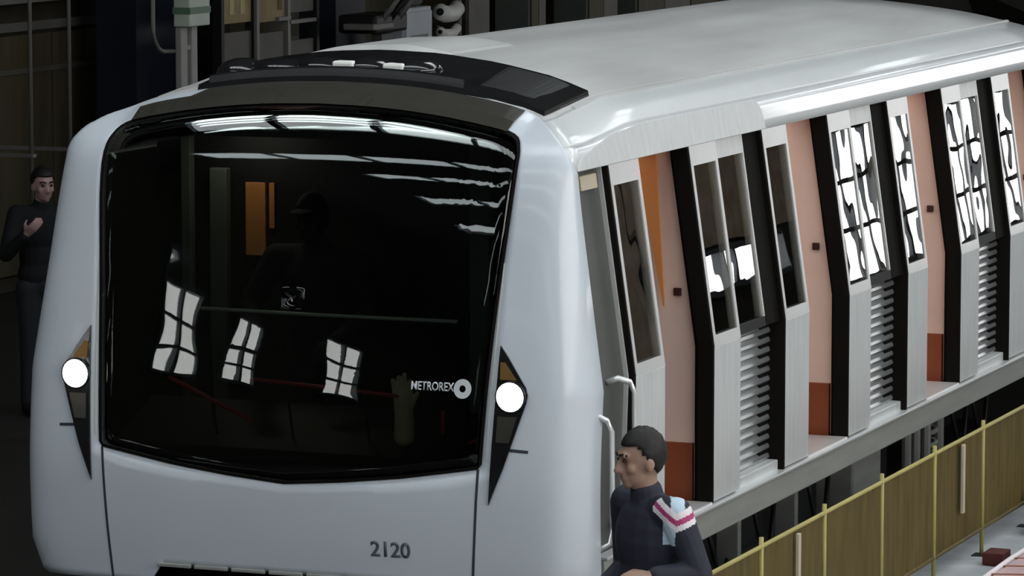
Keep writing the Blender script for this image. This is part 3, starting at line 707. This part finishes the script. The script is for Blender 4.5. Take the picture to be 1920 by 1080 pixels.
for k in range(6): tube('tie', [(-.163, -.3 + k * .26, .0), (-.168, -.3 + k * .26, .12), (.42, -.15 + k * .26, .128)], .006, 'redbrown', pk, 6)

# ------------------------------------------------------------------ people
def remesh(name, bm, voxel, m, parent, it=4):
    me = bpy.data.meshes.new('t'); bm.to_mesh(me); bm.free()
    o = bpy.data.objects.new('t', me); COL.objects.link(o)
    r = o.modifiers.new('r', 'REMESH'); r.mode = 'VOXEL'; r.voxel_size = voxel
    s = o.modifiers.new('s', 'SMOOTH'); s.iterations = it; s.factor = .5
    dg = bpy.context.evaluated_depsgraph_get(); dg.update()
    nm = bpy.data.meshes.new_from_object(o.evaluated_get(dg)); bpy.data.objects.remove(o); bpy.data.meshes.remove(me)
    nm.name = name; nm.materials.clear()
    return link(name, nm, parent, m, True)
def hand(bm, wrist, elbow, palm_n, side, curl=.6):
    w_, e_ = Vector(wrist), Vector(elbow); d = (w_ - e_).normalized(); n = Vector(palm_n); n = (n - d * n.dot(d)).normalized(); s = d.cross(n) * side
    pc = w_ + d * .05
    for k in range(4):
        a = s * (-.027 + .018 * k); addcap(bm, w_ + d * .012 + a * .7, w_ + d * .088 + a, .013, .012, 8)
    for k, L in enumerate((.062, .074, .078, .068)[::-1] if side > 0 else (.062, .074, .078, .068)):
        a = s * (-.029 + .0195 * k); p = w_ + d * .092 + a; dd = d; st = L / 2.6
        for q in range(3):
            dd = (dd * math.cos(curl * .8) + n * math.sin(curl * .8)).normalized(); p2 = p + dd * st; addcap(bm, p, p2, .0092 - .0006 * q, .0088 - .0006 * q, 8); p = p2
    t0 = w_ + d * .03 + s * .028; t1 = t0 + (d * .6 + s * .7 + n * .25).normalized() * .045; t2 = t1 + (d * .85 + s * .1 + n * .5).normalized() * .032
    addcap(bm, t0, t1, .0125, .011, 8); addcap(bm, t1, t2, .0105, .009, 8)
def person(name, loc, rz, J, look, mats, label, voxel=.009, cls=None, head_r=(.074, .094, .117), cap=False):
    """J: joints in local coordinates (x = the person's left, y = forward); look = head yaw"""
    root = empty(name, loc, rz); tag(root, label, 'person')
    V_ = {k: Vector((-v[0], v[1], v[2])) for k, v in J.items()}
    H = V_['head']; hr = Matrix.Rotation(look[0], 3, 'Z') @ Matrix.Rotation(look[1], 3, 'X')
    hp = lambda x, y_, z: H + hr @ Vector((x, y_, z))
    bm = bmesh.new()
    addball(bm, hp(0, -.008, .018), (head_r[0], head_r[1], head_r[2] * .86), hr, 24, 16)
    addball(bm, hp(0, .026, -.045), (.056, .062, .070), hr, 20, 12)
    addball(bm, hp(0, .066, -.088), (.027, .022, .020), hr)
    addcap(bm, hp(0, .088, .012), hp(0, .108, -.028), .009, .015, 10); addball(bm, hp(.012, .098, -.032), .009); addball(bm, hp(-.012, .098, -.032), .009)
    addcap(bm, hp(-.042, .082, .034), hp(.042, .082, .034), .012, .012, 8)
    addcap(bm, hp(-.020, .086, -.058), hp(.020, .086, -.058), .008, .008, 8); addcap(bm, hp(-.017, .084, -.068), hp(.017, .084, -.068), .008, .008, 8)
    for s in (-1, 1):
        addball(bm, hp(s * .042, .060, -.022), (.022, .022, .022)); addball(bm, hp(s * .076, -.008, -.012), (.010, .020, .033), hr)
    addcap(bm, V_['neck'] - Vector((0, 0, .03)), H + Vector((0, -.012, -.06)), .056, .053)
    addcap(bm, V_['pelvis'], V_['chest'], .092, .098); addcap(bm, V_['chest'], V_['neck'], .09, .055)
    sc = 1.0
    for s in ('L', 'R'):
        addcap(bm, V_['chest'] + Vector((0, 0, .06)), V_['sh' + s], .08, .052); addcap(bm, V_['sh' + s], V_['el' + s], .048, .038); addcap(bm, V_['el' + s], V_['wr' + s], .040, .026)
        hand(bm, V_['wr' + s], V_['el' + s], V_['pn' + s], -1 if s == 'L' else 1)
        addcap(bm, V_['pelvis'], V_['hip' + s], .10, .085); addcap(bm, V_['hip' + s], V_['kn' + s], .082, .052); addcap(bm, V_['kn' + s], V_['an' + s], .052, .036)
        addcap(bm, V_['an' + s] + Vector((0, -.03, -.03)), V_['an' + s] + Vector((0, .14, -.045)), .034, .028)
    body = remesh('body', bm, voxel, mats['skin'], root, 3)
    # eyes, brows
    for s in (-1, 1):
        ball('eye', hp(s * .031, .0815, .012), (.0125, .009, .0085), 'eye', root, hr)
        tube('eyebrow', [hp(s * .014, .094, .034), hp(s * .034, .090, .040), hp(s * .052, .076, .034)], .0055, 'hair', root, 6)
    # hair
    bm = bmesh.new(); addball(bm, hp(0, -.014, .030), (head_r[0] + .007, head_r[1] + .004, head_r[2] * .86 + .006), hr, 36, 24)
    inv = hr.inverted(); rm = []
    for v in bm.verts:
        q = inv @ (v.co - H)
        lim = .062 if q.y > .045 else (.062 - (.045 - q.y) / .06 * .085 if q.y > -.015 else max(-.075, -.023 - (-.015 - q.y) * 1.2))
        if q.z < lim: rm.append(v)
        elif not cap: v.co += (v.co - H).normalized() * (random.random() - .4) * .006
    bmesh.ops.delete(bm, geom=rm, context='VERTS'); bmesh.ops.solidify(bm, geom=bm.faces[:], thickness=.008)
    frombm('cap' if cap else 'hair', bm, 'blackcloth' if cap else 'hair', root, True)
    if cap:
        bm = bmesh.new(); addball(bm, hp(0, .10, .062), (.062, .065, .008), hr); frombm('cap_peak', bm, 'blackcloth', root, True)
    # jacket
    bm = bmesh.new()
    P, C_, N = V_['pelvis'], V_['chest'], V_['neck']
    addball(bm, P + Vector((0, 0, .05)), (.175, .130, .16)); addball(bm, (P + C_) / 2, (.165, .122, .18)); addball(bm, C_, (.185, .130, .20)); addball(bm, C_ + Vector((0, -.02, .08)), (.175, .110, .11))
    addcap(bm, C_ + Vector((0, 0, .08)), N + Vector((0, 0, .0)), .10, .070); addcap(bm, N, N + Vector((0, .004, .022)), .070, .068)
    for s in ('L', 'R'):
        addcap(bm, C_ + Vector((0, -.01, .10)), V_['sh' + s], .09, .066); addcap(bm, V_['sh' + s], V_['el' + s], .070, .056); addcap(bm, V_['el' + s], V_['wr' + s] + (V_['el' + s] - V_['wr' + s]).normalized() * .02, .056, .040)
    jk = remesh('jacket', bm, .0055 if cls else voxel * 1.1, mats['jacket'], root, 4)
    if cls:
        for nm_ in ('stripe_white', 'stripe_pink', 'stripe_blue'): jk.data.materials.append(M[nm_])
        for p in jk.data.polygons: p.material_index = cls(p.center, V_)
    bm = bmesh.new()
    for s in ('L', 'R'):
        addcap(bm, P, V_['hip' + s], .13, .105); addcap(bm, V_['hip' + s], V_['kn' + s], .102, .072); addcap(bm, V_['kn' + s], V_['an' + s] + Vector((0, 0, .02)), .072, .060)
    remesh('trousers', bm, voxel * 1.5, mats['trouser'], root, 4)
    for s in ('L', 'R'):
        bm = bmesh.new(); a = V_['an' + s]; addcap(bm, a + Vector((0, -.03, -.032)), a + Vector((0, .05, -.03)), .045, .045); addcap(bm, a + Vector((0, .05, -.03)), a + Vector((0, .155, -.042)), .045, .036); addball(bm, a + Vector((0, 0, 0)), .048)
        for v in bm.verts: v.co.z = max(v.co.z, a.z - .078)
        remesh('shoe', bm, voxel, 'shoe', root, 2)
    return root
ST = dict(pelvis=(0, 0, .95), chest=(0, .0, 1.30), neck=(0, .015, 1.47), head=(0, .045, 1.628),
  shL=(.19, 0, 1.43), shR=(-.18, 0, 1.43), elL=(.255, -.07, 1.19), elR=(-.21, -.02, 1.15), wrL=(.22, .13, 1.195), wrR=(-.12, .20, 1.05), pnL=(-.4, 0, -1), pnR=(.4, 0, 1),
  hipL=(.09, 0, .90), hipR=(-.09, 0, .90), knL=(.10, .02, .48), knR=(-.10, .02, .48), anL=(.11, 0, .08), anR=(-.11, 0, .08))
def chevron(c, J):
    # print on the left sleeve: pale stripe off the shoulder, white-pink-white V, pale patch below it
    a, b = J['shL'], J['elL']; d = b - a; t = max(0, min(1, (c - a).dot(d) / d.length_squared))
    if (c - (a + d * t)).length > .10 or c.x > -.06: return 0
    u = -.505 * c.x - .864 * c.y; front = (c - (a + d * t)).dot(Vector((-.70, .71, .1)))
    if front < -.02 and c.z < 1.44: return 0
    vl = 1.400 + (.80 * (.097 - u) if u < .097 else .42 * (u - .097)); dz = c.z - vl
    if u > .005:
        if -.034 < dz <= -.010: return 1
        if -.010 < dz <= .014: return 2
        if .014 < dz <= .042: return 1
    if dz > .042 and abs(u - .103) < .028: return 3
    if dz < -.034 and c.z > 1.305 and abs(u - .068) < .024: return 3
    return 0
fx, fy = -.62, -.785
man = person('person', (2.5 + .02, -1.98 + .04, FL), math.atan2(-fx, fy), ST, (math.radians(-12), math.radians(-6)), dict(skin='skin', jacket='jacket', trouser='trouser'),
   'man in navy jacket with pink and white sleeve chevron standing beside the train', voxel=.0075, cls=chevron)
# the man in the cab; skin blackened too, as a shaded silhouette
DR = dict(ST); DR.update(head=(0, .10, 1.50), neck=(0, .05, 1.35), chest=(0, .02, 1.19), pelvis=(0, -.04, .86), shL=(.22, .03, 1.30), shR=(-.22, .03, 1.30), elL=(.33, .10, 1.05), elR=(-.33, .10, 1.07), wrL=(.20, .28, .93), wrR=(-.22, .28, .93), hipL=(.09, -.04, .82), hipR=(-.09, -.04, .82), knL=(.10, .0, .46), knR=(-.10, .0, .46), anL=(.11, -.06, .08), anR=(-.11, -.06, .08))
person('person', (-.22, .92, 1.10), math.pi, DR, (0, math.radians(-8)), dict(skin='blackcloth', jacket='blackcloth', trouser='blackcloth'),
   'figure blackened to a silhouette, standing in the cab behind the windscreen', voxel=.011, cap=True)
# onlooker beyond the train
ON = dict(ST); ON.update(elR=(-.30, .10, 1.16), wrR=(-.22, .28, 1.31), pnR=(.6, -.3, .6), elL=(.28, .03, 1.14), wrL=(.20, .22, 1.02))
person('person', (-5.6, 8.14, FL), math.atan2(-.75, -.65), ON, (math.radians(0), math.radians(-5)), dict(skin='skin2', jacket='blackcloth', trouser='trouser'),
   'onlooker in black raising a hand, beyond the left side of the train', voxel=.011)
# beige glove on the dashboard
gv = empty('glove', (.49, .30, 1.61)); tag(gv, 'beige cloth glove propped up behind the windscreen', 'glove')
bm = bmesh.new(); addcap(bm, (0, 0, .10), (0, -.01, .23), .045, .05)
for k in range(4): addcap(bm, (-.038 + .025 * k, -.02, .24), (-.045 + .03 * k, -.03, .30 + .015 * (k % 3)), .014, .012, 8)
addcap(bm, (.04, -.01, .18), (.075, -.02, .24), .015, .013, 8); addcap(bm, (0, 0, .03), (0, 0, .10), .05, .048)
remesh('cloth', bm, .006, 'glove', gv, 2)

# ------------------------------------------------------------------ things along the far wall
def col(name, y0, y1, x0, x1, m, label, z1=HZ - .02, cat='column', grp=None):
    r = empty(name, ((x0 + x1) / 2, (y0 + y1) / 2, FL)); hx, hy = (x1 - x0) / 2, (y1 - y0) / 2
    bm = bmesh.new(); h = z1 - FL
    addbox(bm, (-hx, -hy, 0), (hx, -hy + .03, h)); addbox(bm, (-hx, hy - .03, 0), (hx, hy, h)); addbox(bm, (-.02, -hy + .03, 0), (.02, hy - .03, h)); frombm('web_and_flanges', bm, m, r)
    box('base_plate', (-hx - .06, -hy - .06, 0), (hx + .06, hy + .06, .03), m, r)
    box('cover_plate', (hx - .012, -hy + .03, .03), (hx, hy - .03, h), m, r)
    return tag(r, label, cat, grp)
col('steel_column', 15.54, 16.46, -8.95, -8.55, 'navy', 'dark navy steel column left of the grey twin post')
col('steel_column', 17.15, 17.5, -8.85, -8.55, 'blackcol', 'black steel column right of the grey twin post')
col('steel_column', 19.95, 20.68, -8.95, -8.55, 'navy', 'dark navy steel column right of the ochre shelf panels')
col('steel_column', 24.55, 25.22, -8.95, -8.55, 'navy', 'dark navy steel column right of the blue-grey cabinet')
col('steel_column', 28.9, 29.15, -8.85, -8.55, 'blackcol', 'thin black steel column seen above the middle of the roof')
for yv, lab in ((12.6, 'leftmost thin grey vertical pipe on the far wall'), (13.29, 'second thin grey vertical pipe on the far wall')):
    p = empty('wall_pipe', (-8.05, yv, FL)); tag(p, lab, 'pipe', 'wall pipes'); tube('tube', [(0, 0, .9), (0, 0, 6.5)], .018, 'pipe', p)
    box('clip', (-.03, -.03, 1.4), (.03, .03, 1.43), 'pipe', p); box('wall_bracket', (-1.35, -.015, 1.40), (-.03, .015, 1.43), 'pipe', p); box('wall_bracket', (-1.35, -.015, 5.0), (-.03, .015, 5.03), 'pipe', p)
cd = empty('conduit', (-7.85, 14.47, FL)); tag(cd, 'thin grey conduit bending round to the twin post', 'conduit')
tube('tube', [(0, 0, 5.5), (0, 0, 2.38), (0, .03, 2.27), (0, .10, 2.20), (0, .18, 2.17), (0, .40, 2.16)], .020, 'pipe', cd)
box('clip', (-.06, -.03, 3.4), (.025, .03, 3.44), 'pipe', cd)
tp = empty('twin_post', (-7.85, 15.09, FL)); tag(tp, 'pale grey twin post carrying a green and white box', 'post')
box('post', (-.03, -.13, 0), (.03, .0, 2.37), 'postgrey', tp, .01); box('post', (-.03, .08, 0), (.03, .20, 2.37), 'postgrey', tp, .01)
box('tie', (-.02, .0, 2.16), (.02, .08, 2.20), 'postgrey', tp); box('base_plate', (-.1, -.19, 0), (.1, .27, .03), 'postgrey', tp)
bx_ = empty('signal_box', (-7.8, 15.10, FL + 2.37)); tag(bx_, 'green and white box on top of the twin post', 'box')
box('body', (-.08, -.17, 0), (.08, .24, .62), 'greenwhite', bx_, .012); box('green_band', (-.085, -.175, .11), (.085, .245, .17), 'green', bx_); box('dark_slot', (.078, -.12, .36), (.086, -.02, .44), 'blackcol', bx_)
# shelf unit with ochre panels
sh = empty('shelf_unit', (-8.1, 17.3, FL)); tag(sh, 'tall shelf unit with ochre and taupe panels behind the roof front', 'shelf')
for a, b, mt, z0, z1 in ((-1.02, -.38, 'yellowpanel', 2.32, 2.72), (-.33, .36, 'yellowpanel', 2.30, 2.66), (.44, 1.02, 'greypanel', 2.36, 2.62), (-1.02, -.38, 'greypanel', .1, 2.24), (-.33, .36, 'greypanel', .1, 2.20), (.44, 1.02, 'greypanel', .1, 2.10)):
    box('panel', (.0, a, z0), (.04, b, z1), mt, sh, .004)
for yv, mt in ((-1.05, 'blackcol'), (-.355, 'blackcol'), (-.29, 'pipe'), (.40, 'pipe'), (1.06, 'blackcol')): box('upright', (-.02, yv - .03, 0), (.07, yv + .03, 3.0), mt, sh)
for z, a, b in ((2.26, .42, 1.0), (2.30, .15, .42), (1.93, .42, 1.0)): box('shelf_rail', (.0, a, z), (.08, b, z + .035), 'pipe', sh)
for k, (a, mt) in enumerate(((-.85, 'yellow'), (-.62, 'yellow'), (.20, 'olive'))): box('slot', (.038, a, 2.40), (.046, a + .09, 2.62), mt, sh)
# machinery with hoses
mc = empty('machine', (-7.8, 19.25, FL)); tag(mc, 'dark machine with hoses left of the blue-grey cabinet', 'machine')
box('housing', (-.25, -.55, 0), (.2, .35, 1.85), 'dark', mc, .03); box('olive_post', (.0, -.12, 0), (.1, .15, 2.1), 'cabgrey', mc)
box('head', (-.2, -.5, 2.12), (.2, .3, 2.3), 'dark', mc, .03); box('arm', (-.1, -.6, 2.16), (.22, -.1, 2.22), 'pipe', mc, .01)
for k in range(3): tube('hose', [(.15, -.3 + .2 * k, 2.2), (.3, -.2 + .2 * k, 2.45), (.2, .1 + .15 * k, 2.62), (.1, .3 + .12 * k, 2.4)], .03, ('pipe', 'blackcol', 'pipe')[k], mc)
kb = empty('cabinet', (-7.8, 20.05, FL)); tag(kb, 'pale blue-grey metal cabinet standing behind the train roof', 'cabinet')
box('body', (-.12, -.34, .08), (.08, .38, 2.32), 'bluegrey', kb, .015); box('door', (.08, -.31, .12), (.10, .35, 2.28), 'bluegrey', kb, .006); box('plinth', (-.10, -.32, 0), (.06, .36, .08), 'dark', kb); box('vent_slot', (.098, -.2, 2.02), (.104, .24, 2.05), 'darkgrey', kb)
box('slant_top', (-.1, -.15, 2.32), (.06, .30, 2.60), 'cabgrey', kb, .08)
rk = empty('roll_stand', (-7.9, 20.84, FL)); tag(rk, 'dark stand carrying white rolls beside the blue-grey cabinet', 'stand')
box('column', (-.3, -.05, 0), (-.2, .18, 2.2), 'dark', rk); box('base', (-.3, -.2, 0), (.2, .2, .05), 'dark', rk)
for z in (1.83, 1.99, 2.18): box('arm', (-.25, .05, z - .10), (.05, .12, z - .088), 'dark', rk)
for k, (z, r_) in enumerate(((1.87, .055), (2.02, .05), (2.22, .085))):
    o = empty('white_roll', (-7.7, 20.84, FL + z)); tag(o, 'white rolled sheet, %s one on the dark stand' % ('lowest', 'middle', 'top')[k], 'roll', 'white rolls on the stand')
    bm = bmesh.new(); addtube(bm, [(0, -.22, .03), (0, -.1, 0), (0, .1, .0), (0, .22, .05)], r_, 14); frombm('sheet', bm, 'whiteroll', o, True)
    bm = bmesh.new(); addtube(bm, [(0, -.24, .03), (0, -.20, .028)], r_ * .45, 10); frombm('core', bm, 'blackcol', o)
po = empty('pole', (-7.8, 21.35, FL)); tag(po, 'thin taupe pole right of the white rolls', 'pole'); tube('tube', [(0, 0, .02), (0, 0, 4.5)], .03, 'pipe', po); box('foot', (-.04, -.04, 0), (.04, .04, .02), 'pipe', po)
pn = empty('notice_panel', (-8.2, 22.8, FL)); tag(pn, 'taupe upright board right of the thin pole', 'board'); box('board', (0, -.28, 1.0), (.04, .30, 3.0), 'greypanel', pn); box('leg', (0, -.26, 0), (.04, -.2, 1.0), 'greypanel', pn); box('leg', (0, .22, 0), (.04, .28, 1.0), 'greypanel', pn)
for k, (yv, wd, lab) in enumerate(((24.35, .5, 'olive cabinet above the front half of the roof'), (26.4, 1.0, 'wide olive cabinet above the middle of the roof'), (28.5, 1.9, 'long olive cabinet above the rear of the roof'))):
    o = empty('olive_cabinet', (-8.2, yv, FL)); tag(o, lab, 'cabinet', 'olive cabinets by the far wall')
    box('body', (-.3, -wd / 2, .06), (.1, wd / 2, 3.4), 'cabgrey', o, .01); box('door', (.1, -wd / 2 + .04, .1), (.12, -.01, 3.35), 'wallpanel', o); box('door', (.1, .01, .1), (.12, wd / 2 - .04, 3.35), 'greypanel', o); box('plinth', (-.28, -wd / 2 + .02, 0), (.08, wd / 2 - .02, .06), 'dark', o)
o = empty('pale_post', (-8.0, 31.5, FL)); tag(o, 'short pale grey post seen over the highest point of the roof', 'post'); box('shaft', (-.1, -.2, 0), (.1, .25, 3.2), 'postgrey', o, .02); box('foot', (-.2, -.3, 0), (.2, .35, .03), 'postgrey', o)
